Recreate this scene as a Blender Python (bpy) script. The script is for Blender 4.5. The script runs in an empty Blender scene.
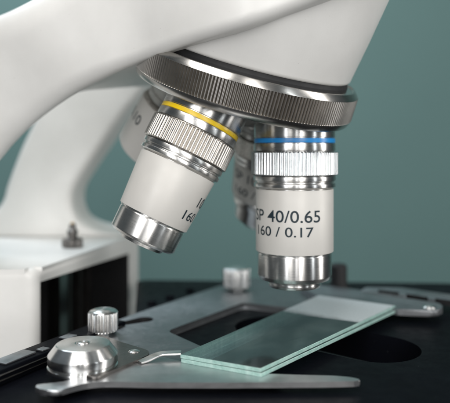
import bpy, bmesh, math, random
from mathutils import Vector, Matrix
random.seed(7)
R = math.radians
MM = 0.001
sc = bpy.context.scene
C = sc.collection

# ------------------------------------------------------------------ camera
F = 635.0                       # focal length in photo pixels (450 wide)
cam_d = bpy.data.cameras.new('camera'); cam = bpy.data.objects.new('camera', cam_d); C.objects.link(cam)
cam_d.sensor_width = 36.0
cam_d.lens = F / 450 * 36
cam_d.shift_y = -51.5 / 450
cam_d.clip_start = 0.005; cam_d.clip_end = 50
cam.location = (0, 0, 50 * MM); cam.rotation_euler = (R(90), 0, 0)
cam_d.dof.use_dof = True
cam_d.dof.focus_distance = 0.162
cam_d.dof.aperture_fstop = 12
sc.camera = cam

# ------------------------------------------------------------------ world and lamps
w = bpy.data.worlds.new('World'); sc.world = w; w.use_nodes = True
bg = w.node_tree.nodes['Background']
bg.inputs['Color'].default_value = (0.62, 0.72, 0.78, 1); bg.inputs['Strength'].default_value = 0.10

def area(name, loc, target, size, power, col=(1, 1, 1), sy=None):
    d = bpy.data.lights.new(name, 'AREA'); o = bpy.data.objects.new(name, d); C.objects.link(o)
    d.shape = 'RECTANGLE'; d.size = size; d.size_y = sy or size; d.energy = power; d.color = col
    o.location = Vector(loc)
    o.rotation_euler = (Vector(target) - Vector(loc)).to_track_quat('-Z', 'Y').to_euler()
    return o
area('softbox_front', (-0.15, -0.34, 0.26), (0.02, .19, .06), 0.11, .95, (1, .975, .945), .55)
area('softbox_front_right', (0.17, -0.30, 0.24), (0.02, .19, .06), 0.09, .85, (1, .975, .945), .55)
area('softbox_overhead', (-0.10, -0.03, 0.46), (-.02, .17, .03), 0.26, 1.15, (1, .98, .95))
area('softbox_right', (0.42, 0.12, 0.16), (0.02, .19, .04), 0.08, .9, (1, .98, .95), .5)
area('softbox_back', (-0.26, 0.42, 0.50), (-0.08, .25, .02), 0.24, 2.2, (.80, .91, 1))
area('strip_left', (-0.24, -0.28, 0.12), (-.02, .2, .04), 0.035, .5, (.95, .97, 1), .5)  # these four strips are added to give the turned metal upright streaks
area('strip_front', (0.13, -0.34, 0.12), (0.02, .18, .04), 0.035, .5, (1, .98, .96), .5)
area('strip_low', (0.02, -0.42, 0.10), (0.02, .18, .04), 0.02, .28, (1, 1, 1), .5)
area('strip_far_right', (0.40, -0.12, 0.12), (0.02, .18, .04), 0.025, .3, (.92, .97, 1), .5)
area('wall_lamp', (0.0, 0.36, 0.62), (-0.05, .62, .05), 0.50, .85, (.92, .98, 1))

sc.view_settings.view_transform = 'Standard'; sc.view_settings.look = 'None'
sc.view_settings.exposure = 0; sc.view_settings.gamma = 1
sc.cycles.use_denoising = True
sc.cycles.max_bounces = 10; sc.cycles.transparent_max_bounces = 16

# ------------------------------------------------------------------ materials
def nt_new(name):
    m = bpy.data.materials.new(name); m.use_nodes = True
    nt = m.node_tree; b = nt.nodes['Principled BSDF']
    return m, nt, b
def coords(nt, stretch=(1, 1, 1)):
    tc = nt.nodes.new('ShaderNodeTexCoord'); mp = nt.nodes.new('ShaderNodeMapping')
    mp.inputs['Scale'].default_value = [1000 * s for s in stretch]
    nt.links.new(tc.outputs['Object'], mp.inputs['Vector']); return mp.outputs['Vector']
def noise(nt, vec, scale, detail=4, rough=.55):
    n = nt.nodes.new('ShaderNodeTexNoise'); n.inputs['Scale'].default_value = scale
    n.inputs['Detail'].default_value = detail; n.inputs['Roughness'].default_value = rough
    nt.links.new(vec, n.inputs['Vector']); return n.outputs['Fac']
def ramp(nt, fac, a, b, lo=.3, hi=.7):
    r = nt.nodes.new('ShaderNodeMapRange'); r.inputs['From Min'].default_value = lo; r.inputs['From Max'].default_value = hi
    r.inputs['To Min'].default_value = a; r.inputs['To Max'].default_value = b
    nt.links.new(fac, r.inputs['Value']); return r.outputs['Result']
def mixcol(nt, fac, a, b):
    m = nt.nodes.new('ShaderNodeMix'); m.data_type = 'RGBA'
    m.inputs['A'].default_value = (*a, 1); m.inputs['B'].default_value = (*b, 1)
    nt.links.new(fac, m.inputs['Factor']); return m.outputs['Result']
def bump(nt, b, h, strength, dist):
    n = nt.nodes.new('ShaderNodeBump'); n.inputs['Strength'].default_value = strength; n.inputs['Distance'].default_value = dist * MM
    nt.links.new(h, n.inputs['Height']); nt.links.new(n.outputs['Normal'], b.inputs['Normal'])

def metal(name, col, rough, var=.08, aniso=0.0, streak=(1, 1, 1), sc_=.8, bmp=.05, dark=None, radial=False):
    m, nt, b = nt_new(name); v = coords(nt, streak)
    f = noise(nt, v, sc_, 6, .65)
    g = noise(nt, coords(nt), .25, 3)
    b.inputs['Metallic'].default_value = 1
    nt.links.new(mixcol(nt, ramp(nt, g, 0, 1, .3, .75), dark or tuple(c * .82 for c in col), col), b.inputs['Base Color'])
    nt.links.new(ramp(nt, f, rough - var, rough + var), b.inputs['Roughness'])
    if bmp: bump(nt, b, f, bmp, .03)
    if aniso:
        b.inputs['Anisotropic'].default_value = aniso; b.inputs['Anisotropic Rotation'].default_value = .25 if radial else 0
        if radial:
            t = nt.nodes.new('ShaderNodeTangent'); t.direction_type = 'RADIAL'; t.axis = 'Z'
            nt.links.new(t.outputs['Tangent'], b.inputs['Tangent'])
    return m
def paint(name, col, rough=.35, coat=.2, grain=.08, metallic=0, col2=None, gs=1.6):
    m, nt, b = nt_new(name); v = coords(nt)
    g = noise(nt, v, .06, 5)
    nt.links.new(mixcol(nt, ramp(nt, g, 0, 1), col2 or tuple(c * .94 for c in col), col), b.inputs['Base Color'])
    b.inputs['Metallic'].default_value = metallic
    nt.links.new(ramp(nt, noise(nt, v, .3, 5), rough - .05, rough + .07), b.inputs['Roughness'])
    b.inputs['Coat Weight'].default_value = coat; b.inputs['Coat Roughness'].default_value = .25
    bump(nt, b, noise(nt, v, gs, 3), grain, .05)
    return m
M = {}
M['white'] = paint('white_enamel', (.78, .77, .745), .38, .15, .22, 0, (.71, .70, .675), gs=2.2)
M['sleeve'] = paint('satin_barrel_finish', (.64, .62, .585), .45, 0, .12, .15, gs=5)
M['chrome'] = metal('turned_chrome', (.74, .73, .71), .29, .03, .85, (.1, .1, 8), 1.2, .012, radial=True)
M['ring'] = metal('satin_chrome_ring', (.62, .60, .57), .24, .03, .6, (.2, .2, 4), 1.2, .01, radial=True)
M['ringknurl'] = metal('knurled_ring_steel', (.52, .495, .46), .34, .02, 0, (1, 1, 1), 1.0, 0)
M['under'] = metal('dark_satin_underside', (.30, .285, .265), .36, .06, 0, (1, 1, 1), .5)
M['knurl'] = metal('knurled_steel', (.60, .57, .53), .30, .08, 0, (1, 1, 1), 1.5, .1)
M['cap'] = metal('brushed_cap', (.80, .80, .79), .24, .04, .8, (.3, .3, 6), 2.0, .03, radial=True)
M['plate'] = metal('satin_aluminium_plate', (.33, .345, .36), .44, .08, .3, (.35, .35, 1), 2.2, .25)
M['blade'] = metal('blade_steel', (.66, .67, .68), .34, .05, .3, (.15, 2.5, 1), 2.0, .08)
M['darkmetal'] = metal('dark_steel', (.20, .19, .18), .35, .08, 0)
M['black'] = paint('black_lacquer', (.004, .0045, .007), .42, 0, .08, 0, (.003, .0035, .005)); M['black'].node_tree.nodes['Principled BSDF'].inputs['Specular IOR Level'].default_value = .04
M['matt'] = paint('matt_black', (.006, .006, .007), .6, 0, .1)
M['blue'] = paint('blue_enamel', (.01, .24, .62), .3, .3, 0)
M['yellow'] = paint('yellow_enamel', (.85, .58, .01), .3, .3, 0)
M['red'] = paint('red_enamel', (.45, .03, .03), .3, .3, 0)
M['ivory'] = paint('ivory_enamel', (.7, .7, .68), .3, .3, 0)
M['ink'] = paint('engraving_ink', (.008, .022, .032), .5, 0, 0)
def dust(m, amount, col=(.35, .36, .37)):
    nt = m.node_tree; b = nt.nodes['Principled BSDF']; v = coords(nt)
    vo = nt.nodes.new('ShaderNodeTexVoronoi'); vo.inputs['Scale'].default_value = .9; nt.links.new(v, vo.inputs['Vector'])
    sp = nt.nodes.new('ShaderNodeSeparateColor'); nt.links.new(vo.outputs['Color'], sp.inputs['Color'])
    size = nt.nodes.new('ShaderNodeMath'); size.operation = 'MULTIPLY'; size.inputs[1].default_value = amount
    pw = nt.nodes.new('ShaderNodeMath'); pw.operation = 'POWER'; pw.inputs[1].default_value = 6
    nt.links.new(sp.outputs['Red'], pw.inputs[0]); nt.links.new(pw.outputs[0], size.inputs[0])
    lt = nt.nodes.new('ShaderNodeMath'); lt.operation = 'LESS_THAN'; nt.links.new(vo.outputs['Distance'], lt.inputs[0]); nt.links.new(size.outputs[0], lt.inputs[1])
    old = b.inputs['Base Color'].links[0].from_socket
    mx = nt.nodes.new('ShaderNodeMix'); mx.data_type = 'RGBA'; nt.links.new(lt.outputs[0], mx.inputs['Factor'])
    nt.links.new(old, mx.inputs['A']); mx.inputs['B'].default_value = (*col, 1); nt.links.new(mx.outputs['Result'], b.inputs['Base Color'])
dust(M['black'], .13, (.035, .038, .042)); dust(M['white'], .10, (.55, .53, .50)); dust(M['plate'], .16, (.6, .62, .64)); dust(M['darkmetal'], .12)
M['lens'] = metal('dark_lens_glass', (.02, .025, .04), .05, .02, 0, bmp=0)
M['brass'] = metal('brass', (.7, .5, .25), .3, .05, 0)

def wall_mat():
    m, nt, b = nt_new('teal_wall_paint'); v = coords(nt)
    nt.links.new(mixcol(nt, noise(nt, v, .006, 3), (.118, .208, .200), (.138, .238, .226)), b.inputs['Base Color'])
    b.inputs['Roughness'].default_value = .8
    bump(nt, b, noise(nt, v, .3, 5), .3, .3); return m
M['wall'] = wall_mat()
def table_mat():
    m, nt, b = nt_new('dark_table_laminate'); v = coords(nt)
    nt.links.new(mixcol(nt, noise(nt, v, .02, 5), (.012, .013, .015), (.02, .021, .023)), b.inputs['Base Color'])
    b.inputs['Roughness'].default_value = .5; return m
M['table'] = table_mat()
def glass_mat():
    m, nt, b = nt_new('slide_glass'); nt.nodes.remove(b); out = nt.nodes['Material Output']
    v = coords(nt)
    fr = nt.nodes.new('ShaderNodeFresnel'); fr.inputs['IOR'].default_value = 1.52
    tr = nt.nodes.new('ShaderNodeBsdfTransparent'); tr.inputs['Color'].default_value = (.78, .90, .88, 1)
    gl = nt.nodes.new('ShaderNodeBsdfGlossy'); gl.inputs['Color'].default_value = (.95, .96, 1, 1)
    nt.links.new(ramp(nt, noise(nt, v, .12, 5), .02, .06), gl.inputs['Roughness'])
    df = nt.nodes.new('ShaderNodeBsdfDiffuse'); df.inputs['Color'].default_value = (.6, .75, .72, 1)
    m1 = nt.nodes.new('ShaderNodeMixShader'); nt.links.new(fr.outputs[0], m1.inputs[0])
    nt.links.new(tr.outputs[0], m1.inputs[1]); nt.links.new(gl.outputs[0], m1.inputs[2])
    m2 = nt.nodes.new('ShaderNodeMixShader')
    nt.links.new(ramp(nt, noise(nt, coords(nt, (.5, 1, 1)), .10, 4, .55), .01, .075, .42, .72), m2.inputs[0])
    nt.links.new(m1.outputs[0], m2.inputs[1]); nt.links.new(df.outputs[0], m2.inputs[2])
    nt.links.new(m2.outputs[0], out.inputs['Surface']); return m
M['glass'] = glass_mat()
def edge_mat():
    m, nt, b = nt_new('ground_glass_edge'); v = coords(nt)
    nt.links.new(mixcol(nt, ramp(nt, noise(nt, v, .8, 8, .75), 0, 1, .35, .65), (.32, .56, .50), (.58, .80, .74)), b.inputs['Base Color'])
    b.inputs['Roughness'].default_value = .35; b.inputs['Transmission Weight'].default_value = .25
    return m
M['edge'] = edge_mat()

# ------------------------------------------------------------------ helpers (millimetres)
def G(px, py, z):               # point of the level z (mm) seen at this direction
    Y = F * (50 - z) / (py - 150); return Vector(((px - 225) * Y / F, Y, z))
def P(px, py, Y):
    return Vector(((px - 225) * Y / F, Y, 50 + (150 - py) * Y / F))

def finish(name, bm, mats, parent=None, mat=None, smooth=35, recalc=True):
    """bm in local mm; mat = local->world matrix in mm"""
    if recalc: bmesh.ops.recalc_face_normals(bm, faces=bm.faces)
    bmesh.ops.scale(bm, vec=(MM, MM, MM), verts=bm.verts)
    me = bpy.data.meshes.new(name); bm.to_mesh(me); bm.free()
    for m in (mats if isinstance(mats, (list, tuple)) else [mats]): me.materials.append(m)
    if smooth is not None:
        me.polygons.foreach_set('use_smooth', [True] * len(me.polygons)); me.set_sharp_from_angle(angle=R(smooth))
    o = bpy.data.objects.new(name, me); C.objects.link(o)
    W = (mat or Matrix()).copy(); W.translation = W.translation * MM
    if parent:
        o.parent = parent; o.matrix_local = WORLD[parent.name].inverted() @ W
    else:
        o.matrix_local = W
    WORLD[o.name] = W
    return o
WORLD = {}
def thing(name, label, cat, loc):
    o = bpy.data.objects.new(name, None); C.objects.link(o)
    o.location = Vector(loc) * MM; o.empty_display_size = .02
    o['label'] = label; o['category'] = cat
    WORLD[name] = Matrix.Translation(o.location); return o

def round_profile(pts, c):
    """chamfer every interior corner of an (r, z) profile by c (two-step round)"""
    out = [pts[0]]
    for a, b, d in zip(pts, pts[1:], pts[2:]):
        a, b, d = Vector(a), Vector(b), Vector(d)
        l1, l2 = (a - b).length, (d - b).length
        k = min(c, l1 * .4, l2 * .4)
        if l1 < 1e-6 or l2 < 1e-6: continue
        p1 = b + (a - b) / l1 * k; p2 = b + (d - b) / l2 * k
        mid = (p1 + p2) / 4 + b / 2
        out += [tuple(p1), tuple(mid), tuple(p2)]
    out.append(pts[-1]); return out
def lathe(bm, prof, segs=96, knurl=None, mi=0, origin=(0, 0)):
    """knurl(i_seg, r, z) -> r ; prof from top to bottom"""
    rows = []
    for r, z in prof:
        if r < 1e-5:
            rows.append([bm.verts.new((origin[0], origin[1], z))]); continue
        row = []
        for i in range(segs):
            a = 2 * math.pi * i / segs
            rr = knurl(i, r, z) if knurl else r
            row.append(bm.verts.new((origin[0] + rr * math.cos(a), origin[1] + rr * math.sin(a), z)))
        rows.append(row)
    for a, b in zip(rows, rows[1:]):
        for i in range(segs):
            j = (i + 1) % segs
            if len(a) == 1 and len(b) == 1: continue
            if len(a) == 1: f = bm.faces.new((a[0], b[i], b[j]))
            elif len(b) == 1: f = bm.faces.new((a[i], b[0], a[j]))
            else: f = bm.faces.new((a[i], b[i], b[j], a[j]))
            f.material_index = mi
    for row, end in ((rows[0], 0), (rows[-1], 1)):
        if len(row) == 1: continue
        if end == 0: f = bm.faces.new(row); f.material_index = mi
        else: f = bm.faces.new(row[::-1]); f.material_index = mi
def prism(bm, pts, z0, z1, bev=0.25, segs=3, mi=0):
    """pts: list of (x, y); solid from z0 up to z1, edges bevelled"""
    n = len(pts)
    lo = [bm.verts.new((p[0], p[1], z0)) for p in pts]; hi = [bm.verts.new((p[0], p[1], z1)) for p in pts]
    fs = [bm.faces.new(hi), bm.faces.new(lo[::-1])]
    for i in range(n):
        j = (i + 1) % n; fs.append(bm.faces.new((lo[i], lo[j], hi[j], hi[i])))
    for f in fs: f.material_index = mi
    if bev:
        ed = {e for f in fs[:2] for e in f.edges}
        bmesh.ops.bevel(bm, geom=list(ed), offset=bev, segments=segs, affect='EDGES', profile=.5, clamp_overlap=True)
def smooth_poly(pts, rad, n=5):
    """round the corners of a closed polygon"""
    out = []; m = len(pts)
    for i in range(m):
        a, b, d = Vector(pts[i - 1][:2]), Vector(pts[i][:2]), Vector(pts[(i + 1) % m][:2])
        r = rad[i] if isinstance(rad, (list, tuple)) else rad
        k1 = min(r, (a - b).length * .45); k2 = min(r, (d - b).length * .45)
        p1 = b + (a - b).normalized() * k1; p2 = b + (d - b).normalized() * k2
        for t in range(n + 1):
            u = t / n; q = p1 * (1 - u) ** 2 + b * 2 * u * (1 - u) + p2 * u * u
            out.append((q.x, q.y))
    return out
def catmull(pts, n=6):
    out = []; P_ = [pts[0]] + list(pts) + [pts[-1]]
    for i in range(1, len(P_) - 2):
        p0, p1, p2, p3 = (Vector(q) for q in P_[i - 1:i + 3])
        for k in range(n):
            t = k / n
            out.append(.5 * ((2 * p1) + (p2 - p0) * t + (2 * p0 - 5 * p1 + 4 * p2 - p3) * t * t + (3 * p1 - p0 - 3 * p2 + p3) * t ** 3))
    out.append(Vector(P_[-2])); return out
def loft(bm, secs, caps=True, mi=0):
    rows = [[bm.verts.new(p) for p in s] for s in secs]
    n = len(rows[0])
    for a, b in zip(rows, rows[1:]):
        for i in range(n):
            f = bm.faces.new((a[i], a[(i + 1) % n], b[(i + 1) % n], b[i])); f.material_index = mi
    if caps: bm.faces.new(rows[0][::-1]); bm.faces.new(rows[-1])
def cut(o, cutter_bm, mats=None, solver='EXACT'):
    """real boolean opening; cutter in world mm"""
    c = finish('cutter', cutter_bm, mats or [M['matt']], None, None, None)
    m = o.modifiers.new('b', 'BOOLEAN'); m.object = c; m.operation = 'DIFFERENCE'; m.solver = solver
    if hasattr(m, 'material_mode'): m.material_mode = 'TRANSFER'
    bpy.context.view_layer.update()
    me = bpy.data.meshes.new_from_object(o.evaluated_get(bpy.context.evaluated_depsgraph_get()))
    o.modifiers.clear(); o.data = me
    me.set_sharp_from_angle(angle=R(35))
    bpy.data.objects.remove(c); return o
def frame(origin, zaxis, xhint=(0, -1, 0)):
    z = Vector(zaxis).normalized(); x = Vector(xhint); x = (x - z * x.dot(z)).normalized(); y = z.cross(x)
    m = Matrix((x, y, z)).transposed().to_4x4(); m.translation = Vector(origin); return m
def text_mesh(s, height, width=None):
    cu = bpy.data.curves.new('t', 'FONT'); cu.body = s; cu.size = 1; cu.resolution_u = 4
    cu.offset = .007
    o = bpy.data.objects.new('t', cu); C.objects.link(o); bpy.context.view_layer.update()
    me = bpy.data.meshes.new_from_object(o.evaluated_get(bpy.context.evaluated_depsgraph_get()))
    bpy.data.objects.remove(o)
    bm = bmesh.new(); bm.from_mesh(me)
    bmesh.ops.triangulate(bm, faces=bm.faces)
    xs = [v.co.x for v in bm.verts]; ys = [v.co.y for v in bm.verts]
    h = .73; x0, x1 = min(xs), max(xs)
    sx = height / h if width is None else width / (x1 - x0)
    for v in bm.verts: v.co = Vector(((v.co.x - x0) * sx, v.co.y * height / h, 0))
    for _ in range(5):
        ed = [e for e in bm.edges if e.calc_length() > .6]
        if not ed: break
        bmesh.ops.subdivide_edges(bm, edges=ed, cuts=1); bmesh.ops.triangulate(bm, faces=bm.faces)
    return bm
def wrap_text(bm, s, height, z, a0, rfun, width=None):
    """adds lettering round a local-z cylinder starting at azimuth a0 (deg), reading upright with +z up"""
    t = text_mesh(s, height, width); mp = {}
    for v in t.verts:
        radius = rfun(z + v.co.y); a = R(a0) + v.co.x / rfun(z)
        mp[v] = bm.verts.new((radius * math.cos(a), radius * math.sin(a), z + v.co.y))
    for f in t.faces:
        if not bm.faces.get([mp[v] for v in f.verts]): bm.faces.new([mp[v] for v in f.verts])
    t.free()

# ------------------------------------------------------------------ the setting
bm = bmesh.new(); prism(bm, [(-900, 640), (900, 640), (900, 660), (-900, 660)], -150, 800, 0)
o = finish('background_wall', bm, M['wall']); o['kind'] = 'structure'
bm = bmesh.new(); prism(bm, [(-600, -150), (600, -150), (600, 639), (-600, 639)], -180, -150, 2)
o = finish('tabletop', bm, M['table']); o['kind'] = 'structure'

scope = thing('microscope', 'white laboratory microscope with four-lens revolving nosepiece over a black stage', 'microscope', (-60, 240, -150))

# ------------------------------------------------------------------ arm (lofted C-arm)
st = [  # near-bottom px, near Y, far Y, top px, far-bottom px
    ((-150, 330), 212, 245, (-330, 190), (-170, 310)), ((-90, 262), 208, 240, (-240, 130), (-105, 248)), ((-40, 208), 203, 232, (-150, 88), (-52, 197)), ((0, 166), 196, 222, (-78, 62), (-9, 158)),
    ((20, 143), 192, 214, (-48, 40), (11, 136)), ((45, 119), 187, 206, (-20, 23), (38, 113)), ((75, 95), 181, 206, (12, 6), (72, 94)),
    ((105, 77), 176, 220, (62, -25), (105, 90)), ((140, 61), 170, 240, (115, -60), (134, 88)), ((180, 46), 160, 245, (160, -80), (165, 86)),
    ((240, 28), 150, 245, (230, -100), (225, 78)), ((290, 11), 149, 245, (285, -112), (265, 70)), ((335, -8), 147, 240, (340, -120), (305, 60)), ((410, -42), 145, 240, (400, -130), (345, 30))]
nb = catmull([P(*a, y) for a, y, f, t, b_ in st], 5)
fb = catmull([P(*b_, f) for a, y, f, t, b_ in st], 5)
tp = catmull([P(*t, y) for a, y, f, t, b_ in st], 5)
secs = []
for n_, f_, t_ in zip(nb, fb, tp):
    rn = max(3.2, min(9.0, 3.2 + (-24 - n_.x) * .14))
    up = (t_ - n_); h = up.length; up.normalize(); dp = f_ - n_; d = dp.length; dp.normalize(); s = []
    for (cx, cy, a0, r) in ((5.5, 5.5, 180, 5.5), (5.5, h - 9, 90, 9), (d - 9, h - 9, 0, 9), (d - 5, 5, -90, 5)):
        for k in range(7):
            ang = R(a0 + (180 if a0 == 180 else 0) * 0 - 0) ; 
            base = {180: 270, 90: 180, 0: 90, -90: 0}[a0]
            ang = R(base - 90 * k / 6)
            if a0 == 180: cxx, cyy, rr = rn, rn, rn
            elif a0 == 90: cxx, cyy, rr = 9, h - 9, 9
            elif a0 == 0: cxx, cyy, rr = d - 9, h - 9, 9
            else: cxx, cyy, rr = d - 4, 4, 4
            s.append(n_ + dp * (cxx + rr * math.cos(ang)) + up * (cyy + rr * math.sin(ang)))
    secs.append(s)
bm = bmesh.new(); loft(bm, secs)
arm = finish('arm', bm, M['white'], scope)

# ------------------------------------------------------------------ turret geometry
AL, BE, RAD = R(18.8), R(34), 19.3
ax = Vector((-math.sin(AL) * math.cos(BE), math.sin(AL) * math.sin(BE), -math.cos(AL)))      # axis pointing down
d40 = Vector((0, 0, -1)); e40 = (d40 - ax * math.cos(AL)) / math.sin(AL)
tt = Vector((-math.sin(BE), -math.cos(BE), 0))
S40 = Vector((19.8, 181, 55.4)); cen = S40 - e40 * RAD
TUR = frame(cen + Vector((0, 0, 2.9)), (.250, -.262, .93), (0, -1, 0))

# head housing
bm = bmesh.new()
prof = round_profile([(0, 95), (40.0, 95), (31.1, 26), (29.4, 14.6), (28.7, 13.9), (0, 13.9)], .8)
lathe(bm, prof, 128)
finish('head_housing', bm, M['white'], scope, TUR)
# nosepiece
bm = bmesh.new()
lathe(bm, round_profile([(0, 14.4), (28.4, 14.4), (29.2, 12.9), (29.2, 9), (0, 9)], .1), 128)
nose = finish('nosepiece', bm, M['matt'], scope, TUR)
bm = bmesh.new()
TE = 224
def kn(i, r, z):
    if r < 32.9: return r
    return r - (0, .34, .9, .9, .34, 0)[i % 6] if 4.1 < z < 10.73 else r - .1
prof = [(0, 12.1), (30.8, 12.1), (31.2, 12.45), (31.7, 12.35), (32.65, 11.2), (33, 10.75), (33, 10.7), (33, 4.15), (33, 4.05), (32.85, 3.6), (32.3, 2.4), (31.9, 2.0), (31.5, 2.0), (31.3, 2.3), (31.3, 3.1), (0, 3.1)]
lathe(bm, prof, TE * 6, kn)
for f in bm.faces:
    c = f.calc_center_median()
    if 4.1 < c.z < 10.73 and c.xy.length > 31.5: f.material_index = 1
finish('knurled_ring', bm, [M['ring'], M['ringknurl']], nose, TUR, smooth=28)
bm = bmesh.new()
lathe(bm, round_profile([(31.2, 3.4), (31.2, 2.9), (21, -.2), (9, -4.6), (7.5, -5.6), (0, -5.6)], .6), 128)
finish('turret_dome', bm, M['under'], nose, TUR)

# ------------------------------------------------------------------ objectives
def objective(d, e, L, band, lines, az, label, narrow=0.0, sleeve_end=None, kind=40, off=(0, 0, 0)):
    org = cen + e * RAD + Vector(off)
    W = frame(org, -d, (1, 0, 0))
    bm = bmesh.new()
    # collar, neck and lower metal mount in one turned body
    se = sleeve_end; k = narrow
    body = [(0, 3), (11.5, 3), (11.5, -1.9), (11.25, -1.95), (11.25, -3.5), (11.6, -3.55), (11.6, -5.6), (11.0, -5.7), (11.0, -12.6),
            (11.7, -12.7), (11.7, -13.9), (11.2, -14.1), (11.2, -14.5), (11.6, -14.7), (11.6, -15.7), (10.6, -16.1), (10.6 - k, se - .3), (10.3 - k, se - .4),
            (10.5 - k, se - .7)]
    if kind == 40:
        body += [(10.5, -40.6), (9.9, -41.7), (8.0, -42.3), (7.3, -42.5), (7.3, -43.1), (7.6, -43.3), (7.3, -44.0), (5.2, -44.5), (2.6, -44.6), (0, -44.6)]
    elif kind == 10:
        body += [(10.4 - k, se - 6.3), (9.7 - k, se - 7.0), (7.6 - k, se - 7.1), (7.3 - k, se - 8.0), (5.4 - k, se - 8.2), (0, se - 8.2)]
    elif kind == 4:
        body += [(9, se - 3), (9.6, se - 3.6), (7.2, se - 3.6), (7, se - 2.6), (0, se - 2.6)]
    else:
        body += [(10.4, se - 3), (9.3, se - 4), (9.3, se - 9), (6.5, se - 12), (4, se - 13), (0, se - 13)]
    lathe(bm, round_profile(body, .14), 128)
    root = finish('objective_lens', bm, M['chrome'], scope, W); root['label'] = label
    if band:
     bm = bmesh.new(); lathe(bm, round_profile([(11.2, -2.15), (11.5, -2.2), (11.5, -3.35), (11.2, -3.4)], .05), 96)
     finish('colour_band', bm, band, root, W)
    bm = bmesh.new(); N = 72
    lathe(bm, [(10.9, -5.75), (11.7, -5.75), (12.25, -6.1), (12.25, -6.2), (12.25, -12.1), (12.25, -12.2), (11.7, -12.5), (10.9, -12.5)], N * 8,
          lambda i, r, z: r if r < 12 else r - (0, 0, 0, .1, .42, .5, .42, .1)[i % 8] * (1 if -12.15 < z < -6.15 else .3))
    finish('knurled_collar', bm, M['knurl'] if kind != 40 else M['chromeknurl'], root, W)
    bm = bmesh.new()
    lathe(bm, round_profile([(10.5, -16.35), (11.0, -16.35), (11.0 - k, se), (10.5 - k, se)] if kind != 4 else [(11.0, -7), (12.7, -7), (12.7, se - 2.2), (11.6, se - 3.4), (9, se - 3.4)], .18), 128)
    finish('barrel_sleeve', bm, M['sleeve'], root, W)
    if lines:
        bm = bmesh.new()
        for s, h, z, a0, width in lines:
            wrap_text(bm, s, h, z, az + a0, lambda q: (12.75 if kind == 4 else 11.05) - k * (q + 16.35) / (se + 16.35), width)
        finish('lettering', bm, M['ink'], root, W, None, recalc=False)
    # front lens recess
    zt = {40: -44.6, 10: se - 8.2, 4: se - 2.6, 100: se - 13}[kind]
    bm = bmesh.new(); lathe(bm, [(0, zt + .2), (2.2, zt + .2), (2.2, zt - .06), (1.2, zt - .25), (0, zt - .3)], 48)
    finish('front_lens', bm, M['lens'], root, W)
    return root
M['chromeknurl'] = metal('polished_knurl', (.80, .82, .83), .22, .06, 0, (1, 1, 1), 1.5, .05)
# azimuth 0 is local +x (world right for the upright lens); the camera side is -y = -90
objective(d40, e40, 44, M['blue'], [('SP 40/0.65', 3.35, -24.9, -171, 21.9), ('160 / 0.17', 2.75, -28.8, -162, 18.0)], 0,
          'upright lens with a blue band, marked 40/0.65', sleeve_end=-33.9, kind=40)
d10 = ax * math.cos(AL) + tt * math.sin(AL)
objective(d10, tt, 42, M['yellow'], [('10/0.25', 3.0, -24.2, -24, 13.5), ('160 / 0.17', 2.7, -28.5, -42, 17.5)], 0,
          'tilted lens with a yellow band', narrow=1.1, sleeve_end=-31.6, kind=10, off=(.4, 0, -1.4))
d4 = ax * math.cos(AL) - e40 * math.sin(AL)
objective(d4, -e40, 30, None, [('4/0.10', 3.4, -14.8, -198, 13)], 0, 'short lens at the back left in shadow', sleeve_end=-21.5, kind=4, off=(-.8, 0, 0))
d100 = ax * math.cos(AL) - tt * math.sin(AL)
objective(d100, -tt, 45, M['ivory'], [('SP 100/1.25', 3.3, -21.5, -160, 21), ('160 / 0.17', 2.8, -26.5, -155, 18)], 0,
          'lens half hidden behind the upright one', sleeve_end=-29.0, kind=100)

# ------------------------------------------------------------------ column behind
cs = [(40, 75, 172), (60, 62, 160), (90, 48, 142), (115, 36, 122), (143, 22, 103), (165, 13, 88), (187, 5, 74), (201, 1, 71), (213, -8, 73), (223, -22, 80), (231, -38, 98), (236, -50, 128)]
secs = []
for v in catmull([Vector(c) for c in cs], 4):
    py, xl, xr = v; a = P(xl, py, 268); b = P(xr, py, 268); s = []
    wd = b.x - a.x; D = 30; r = 4
    for cx, cy, b0 in ((wd - r, r, -90), (wd - r, D - r, 0), (r, D - r, 90), (r, r, 180)):
        for k in range(6):
            g = R(b0 + 90 * k / 5); s.append(Vector((a.x + cx + r * math.cos(g), 268 + cy + r * math.sin(g), a.z)))
    secs.append(s)
bm = bmesh.new(); loft(bm, secs)
finish('column', bm, M['white'], scope)

# ------------------------------------------------------------------ stage support block with its opening
A = Vector((-58, 195)); B = Vector((-37.5, 279)); ab = B - A; nrm = Vector((-ab.y, ab.x)).normalized()
bm = bmesh.new()
fp = smooth_poly([A, B, Vector((-60, 305)), Vector((-170, 305)), Vector((-170, 190))], [3.5, 2.5, 8, 8, 8], 6)
prism(bm, fp, -148, 13.4, 3.2, 6)
blk = finish('support_block', bm, M['white'], scope)
bm = bmesh.new()
q = []
for s_, z_ in ((.030, 9.0), (.855, 6.6), (.855, -70), (.030, -70)):
    p = A + ab * s_; q.append((p, z_))
va = [bm.verts.new((p.x - nrm.x * 3, p.y - nrm.y * 3, z)) for p, z in q]
vb = [bm.verts.new((p.x + nrm.x * 28, p.y + nrm.y * 28, z)) for p, z in q]
bm.faces.new(va); bm.faces.new(vb[::-1])
for i in range(4): bm.faces.new((va[i], vb[i], vb[(i + 1) % 4], va[(i + 1) % 4]))
cut(blk, bm)
p = A + ab * .345 + nrm * 8
bm = bmesh.new(); prism(bm, [(p.x, p.y), (p.x + 1.6, p.y + 4.4), (p.x - 3, p.y + 5.6), (p.x - 4.6, p.y + 1.2)], -68, 7.4, .4)
finish('focus_rail', bm, M['ring'], blk)
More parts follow.
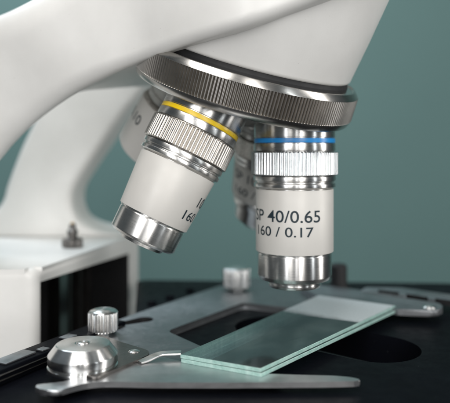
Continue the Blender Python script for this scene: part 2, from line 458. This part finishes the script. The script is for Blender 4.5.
for t_ in (.12, .20, .56, .66, .75):
    p = A + ab * t_ + nrm * 14
    bm = bmesh.new(); prism(bm, [(p.x, p.y), (p.x + .5, p.y + 1.6), (p.x - 2.4, p.y + 2.4), (p.x - 2.9, p.y + .8)], -68, 6.0, .2)
    finish('inner_rib', bm, M['darkmetal'], blk)
# thumb screw on top of the block
W = Matrix.Translation(G(72.5, 247, 13.4))
bm = bmesh.new()
lathe(bm, round_profile([(0, 8.9), (.9, 8.9), (1.3, 8.2), (1.3, 6.8), (2.0, 6.4), (2.0, 5.0), (1.7, 4.6), (1.7, 3.6), (3.7, 3.1), (3.9, 2.8), (3.9, .4), (3.6, 0), (0, 0)], .12), 96,
      lambda i, r, z: r - (.25 if (i % 4) > 1 and r > 3.6 else 0))
ts = finish('thumb_screw', bm, M['darkmetal'], scope, W)
bm = bmesh.new(); lathe(bm, [(0, 9.5), (.6, 9.4), (.75, 8.9), (0, 8.9)], 24); finish('screw_tip', bm, M['brass'], ts, W)
# base
bm = bmesh.new(); prism(bm, smooth_poly([(-150, 100), (60, 100), (60, 320), (-150, 320)], 20), -150, -125, 4)
finish('base', bm, M['white'], scope)

# ------------------------------------------------------------------ stage
ZS = -4.6
bm = bmesh.new()
prism(bm, smooth_poly([(-95, 80), (118, 80), (136, 236), (96, 260), (-37, 267), (-29.5, 209)], [4, 4, 8, 8, 4, 4]), ZS - 9, ZS, .6, 3)
stage = finish('stage', bm, M['black'], scope)
bm = bmesh.new()
h1 = G(374, 347.5, ZS); h2 = G(276, 327, ZS); r1, r2 = 12.6, 12.6
dirv = (h2 - h1).normalized(); a0 = math.atan2(dirv.y, dirv.x); pts = []
for k in range(33): a = a0 + math.pi / 2 + math.pi * k / 32 ; pts.append((h1.x + r1 * math.cos(a), h1.y + r1 * math.sin(a)))
for k in range(33): a = a0 - math.pi / 2 + math.pi * k / 32; pts.append((h2.x + r2 * math.cos(a), h2.y + r2 * math.sin(a)))
prism(bm, pts, ZS - 20, ZS + 5, 0)
cut(stage, bm, None, 'FAST')
bm = bmesh.new()
lathe(bm, round_profile([(0, -22), (26, -22), (26, -60), (0, -60)], 1), 64)
finish('condenser', bm, M['matt'], scope, Matrix.Translation((28, 178, 0)))
# ------------------------------------------------------------------ guide rail on the left of the stage
def strip(a, b, wl, wr, z0, z1, bev=.15):
    a = Vector(a[:2]); b = Vector(b[:2]); d = (b - a).normalized(); n = Vector((d.y, -d.x))
    bm = bmesh.new(); prism(bm, [a + n * wl, b + n * wl, b + n * wr, a + n * wr][::-1], z0, z1, bev); return bm
ra, rb = Vector((-66, 135)), Vector((-36, 193))
rail = finish('guide_rail', strip(ra, rb, 0, 7, ZS + .02, -1.0, .3), M['black'], scope)
finish('rail_groove', strip(ra, rb + Vector((-1, -2)), 7.05, 7.6, -2.2, -1.9, .1), M['darkmetal'], rail)
finish('rail_groove', strip(ra, rb + Vector((-1, -2)), 7.05, 7.6, -3.4, -3.1, .1), M['darkmetal'], rail)
du = (rb - ra).normalized()
for t0, t1, w0, w1 in ((20, 30, 1.2, 5.5), (31.5, 34, 4, 6.2), (42, 46, 2, 5)):
    a = ra + du * t0; b = ra + du * t1
    finish('rail_plate', strip(a, b, w0, w1, -.98, -.5, .12), M['plate'], rail)

# ------------------------------------------------------------------ specimen holder
ZP = -2.5                                      # top of the plate
def gp(l, z=ZP): return [G(x, y, z).xy for x, y in l]
out = gp([(62, 366), (88, 336), (112, 322), (140, 312), (186, 297), (222, 285), (256, 277), (300, 283), (345, 288), (347, 297), (301, 309), (243, 302.5), (167, 331), (205, 348), (262, 366), (262, 372), (150, 376), (80, 378)])
bm = bmesh.new(); prism(bm, smooth_poly(out, [2, 3, 3, 1, 1, 1, 5, 1, 1, 1, 1, 2, 2, 1, 1, 1, 2, 3]), ZS + .01, ZP, .2, 2)
plate = finish('specimen_holder', bm, M['plate'], scope)
bm = bmesh.new()                               # long slot in the plate
a = G(126, 323, ZP); b = G(144, 319.5, ZP); d = (b - a).normalized(); an = math.atan2(d.y, d.x); pts = []
for k in range(13): g = an + math.pi / 2 + math.pi * k / 12; pts.append((a.x + 2.0 * math.cos(g), a.y + 2.0 * math.sin(g)))
for k in range(13): g = an - math.pi / 2 + math.pi * k / 12; pts.append((b.x + 2.9 * math.cos(g), b.y + 2.9 * math.sin(g)))
prism(bm, pts, ZS + .4, ZP + 3, 0); cut(plate, bm)
# far stop bar across the end of the slides, with ladder slots behind
ZB = -.4
bar = gp([(300, 286), (318, 284.5), (360, 290), (405, 298), (440, 303), (443, 307), (436, 311), (398, 309), (318, 296)], ZB)
bm = bmesh.new(); prism(bm, smooth_poly(bar, [.6, .6, 1, 1, 1.5, 1.5, 2, .5, .5]), -2.4, ZB, .35, 3)
finish('end_stop', bm, M['plate'], plate)
lad = gp([(366, 287), (400, 287.5), (470, 297), (470, 304), (405, 296), (360, 291)], -.2)
bm = bmesh.new(); prism(bm, smooth_poly(lad, .8), -2.2, -.2, .2)
ladder = finish('ladder_bar', bm, M['plate'], plate)
for (x0, y0, x1, y1) in ((378, 291, 399, 293.5), (406, 295, 428, 298.5), (435, 299.5, 460, 303)):
    bm = bmesh.new(); s_ = gp([(x0, y0 - 1.4), (x1, y1 - 1.4), (x1, y1 + 1.6), (x0, y0 + 1.6)], -.2)
    prism(bm, smooth_poly(s_, .5), -2.6, 2, 0); cut(ladder, bm)
bm = bmesh.new(); lathe(bm, round_profile([(0, .9), (1.5, .8), (2.1, .2), (2.1, 0), (0, 0)], .3), 32)
finish('stop_pin', bm, M['chrome'], plate, Matrix.Translation(G(429, 308, ZB)))

# front clip arm (long tapering blade with a tail)
ZF = -1.9
bl = gp([(35, 383.5), (56, 383.5), (72, 379), (92, 371), (128, 360), (158, 356), (190, 363), (225, 370), (262, 373.5), (300, 374.8), (335, 375.6), (352, 377.2), (361, 379.6), (356, 381),
         (330, 381.8), (230, 382.6), (160, 382.5), (105, 381.5), (86, 383), (68, 387.5), (56, 391.5), (36, 388.5)], ZF)
bm = bmesh.new(); prism(bm, smooth_poly(bl, [2.2] * 11 + [1.5, .5, .7] + [2.2] * 8, 4), ZF - 1.3, ZF, .42, 4)
blade = finish('clip_arm', bm, M['blade'], plate)
# pivot plate with screw
ZV = -1.2
pv = gp([(72, 372), (60, 350), (100, 334), (122, 342), (148, 350), (150, 354), (118, 368), (95, 378)], ZV)
bm = bmesh.new(); prism(bm, smooth_poly(pv, 1.6), ZF + .01, ZV, .2)
piv = finish('pivot_plate', bm, M['darkmetal'], plate)
bm = bmesh.new(); lathe(bm, round_profile([(0, .35), (1.1, .3), (1.5, .05), (1.5, 0), (0, 0)], .1), 32); finish('screw', bm, M['chrome'], plate, Matrix.Translation(G(134, 351.5, ZV)))
# spring finger touching the corner of the slide
pa = [G(139, 362, ZF + .3), G(146, 360, ZF + .4), G(161, 353.8, -.8), G(181, 352.8, -.7)]
bm = bmesh.new(); path = catmull(pa, 5); secs = []
for i, p_ in enumerate(path):
    t_ = (path[min(i + 1, len(path) - 1)] - path[max(i - 1, 0)]).normalized(); n_ = Vector((t_.y, -t_.x, 0)).normalized(); u_ = n_.cross(t_)
    if u_.z < 0: u_ = -u_
    secs.append([p_ + n_ * a_ + u_ * b_ for a_, b_ in ((-1.3, 0), (-1.2, .22), (1.2, .22), (1.3, 0), (1.2, -.22), (-1.2, -.22))])
loft(bm, secs); finish('spring_finger', bm, M['chrome'], plate)
# big turned cap over the pivot
W = Matrix.Translation((-34.0, 152.0, -1.2))
bm = bmesh.new()
lathe(bm, round_profile([(0, 4.92), (1.7, 4.92), (1.9, 5.1), (6.2, 4.95), (6.4, 4.85), (8.2, 2.6), (8.25, 2.5), (8.25, .55), (7.9, .4), (7.9, .1), (8.35, 0), (8.35, -1.1), (0, -1.1)], .12), 128)
cap = finish('pivot_cap', bm, M['cap'], plate, W)
bm = bmesh.new(); lathe(bm, round_profile([(0, 5.2), (.4, 5.2), (.6, 5.35), (1.3, 5.4), (1.6, 5.2), (1.6, 4.9), (0, 4.9)], .1), 32, None); finish('cap_screw', bm, M['chrome'], cap, W)
# knurled knobs on the plate
def knob(px, py, r, h, z=ZP):
    W = Matrix.Translation(G(px, py, z)); bm = bmesh.new()
    lathe(bm, round_profile([(0, h), (r * .55, h), (r * .85, h - .35), (r, h - .9), (r, 1.4), (r * .93, 1.0), (r * .55, .9), (r * .55, 0), (0, 0)], .12), 168,
          lambda i, rr, zz: rr - (0, .05, .3, .42, .3, .05)[i % 6] * (1 if rr > r * .98 else 0))
    return finish('thumb_knob', bm, M['cap'], plate, W)
knob(103, 334, 4.25, 7.2); knob(236.5, 289.5, 5.1, 8.6)
bm = bmesh.new()
lathe(bm, round_profile([(0, 11), (2.6, 11), (3.2, 10), (3.2, 3), (4.5, 2.2), (4.5, 0), (0, 0)], .3), 48)
finish('stage_clamp', bm, M['matt'], scope, Matrix.Translation((43.5, 243, ZS)))
for (x, y) in ((152, 304), (170, 298), (190, 291)):
    bm = bmesh.new(); lathe(bm, round_profile([(0, 1.2), (1.2, 1.1), (1.7, .4), (1.7, 0), (0, 0)], .2), 32)
    finish('rail_screw', bm, M['black'], stage, Matrix.Translation(G(x, y, ZS)))

# ------------------------------------------------------------------ glass slides
CORN = [Vector(q) for q in ((-10.98, 155.25), (8.16, 145.3), (54.9, 204.2), (32.4, 219.0))]     # near left, near right, far right, far left
U = (CORN[2] - CORN[1]).normalized().to_3d(); V = Vector((U.y, -U.x, 0))
cc = (sum(CORN, Vector((0, 0))) / 4).to_3d()
def local(p): return ((p - cc.xy).dot(U.xy), (p - cc.xy).dot(-V.xy))
def slide(name, label, c, z1, th, ang=0, lift=0):
    W = Matrix.Translation((c.x, c.y, z1 - th)) @ Matrix.Rotation(math.atan2(U.y, U.x) + R(ang), 4, 'Z')
    bm = bmesh.new()
    pts = smooth_poly([local(q) for q in CORN], .25, 2)
    prism(bm, pts, 0, th, .09, 1)
    for f in bm.faces:
        f.normal_update(); f.material_index = 0 if abs(f.normal.z) > .9 else 1
    o = finish(name, bm, [M['glass'], M['edge']], None, W, 20)
    o['label'] = label; o['category'] = 'glass slide'; o['group'] = 'glass slides stacked under the lenses'; return o
top = slide('glass_slide', 'upper clear glass slide, lying on top of the other one beneath the blue banded lens', cc, 0, .94)
slide('glass_slide', 'lower glass slide under the upper one, seen by its green edge above the metal arm', cc + V * .55 - U * .1, -.98, .92, -.4)

# frosted writing field at the far end of the upper slide
def frost_mat(x0):
    m, nt, b = nt_new('frosted_field'); nt.nodes.remove(b); out = nt.nodes['Material Output']
    tr = nt.nodes.new('ShaderNodeBsdfTransparent'); df = nt.nodes.new('ShaderNodeBsdfDiffuse'); df.inputs['Color'].default_value = (.78, .83, .85, 1)
    gl = nt.nodes.new('ShaderNodeBsdfGlossy'); gl.inputs['Roughness'].default_value = .3; gl.inputs['Color'].default_value = (.9, .95, 1, 1)
    a = nt.nodes.new('ShaderNodeMixShader'); a.inputs[0].default_value = .3
    nt.links.new(df.outputs[0], a.inputs[1]); nt.links.new(gl.outputs[0], a.inputs[2])
    c = nt.nodes.new('ShaderNodeMixShader'); nt.links.new(ramp(nt, noise(nt, coords(nt), .4, 5), .70, .80), c.inputs[0])
    v = coords(nt); sx = nt.nodes.new('ShaderNodeSeparateXYZ'); nt.links.new(v, sx.inputs[0])
    e = nt.nodes.new('ShaderNodeMath'); e.operation = 'ADD'; nt.links.new(sx.outputs['X'], e.inputs[0]); nt.links.new(ramp(nt, noise(nt, v, .25, 5), -.9, .9), e.inputs[1])
    edge = ramp(nt, e.outputs[0], 0, 1, x0 + .5, x0 + 6.0)
    mu = nt.nodes.new('ShaderNodeMath'); mu.operation = 'MULTIPLY'; nt.links.new(edge, mu.inputs[0])
    nt.links.new(ramp(nt, noise(nt, v, 1.5, 6, .7), .66, .84), mu.inputs[1]); nt.links.new(mu.outputs[0], c.inputs[0])
    nt.links.new(tr.outputs[0], c.inputs[1]); nt.links.new(a.outputs[0], c.inputs[2]); nt.links.new(c.outputs[0], out.inputs['Surface']); return m
W = Matrix.Translation((cc.x, cc.y, 0)) @ Matrix.Rotation(math.atan2(U.y, U.x), 4, 'Z')
cl = [local(q) for q in CORN]
def lerp(a, b, t): return (a[0] + (b[0] - a[0]) * t, a[1] + (b[1] - a[1]) * t)
bm = bmesh.new()
q = [lerp(cl[1], cl[2], .66), lerp(cl[1], cl[2], .993), lerp(cl[0], cl[3], .993), lerp(cl[0], cl[3], .64)]
q = [lerp(q[0], q[3], .008), lerp(q[1], q[2], .008), lerp(q[2], q[1], .008), lerp(q[3], q[0], .008)]
prism(bm, q, .004, .02, 0)
finish('frosted_end', bm, frost_mat(min(p_[0] for p_ in q)), top, W)
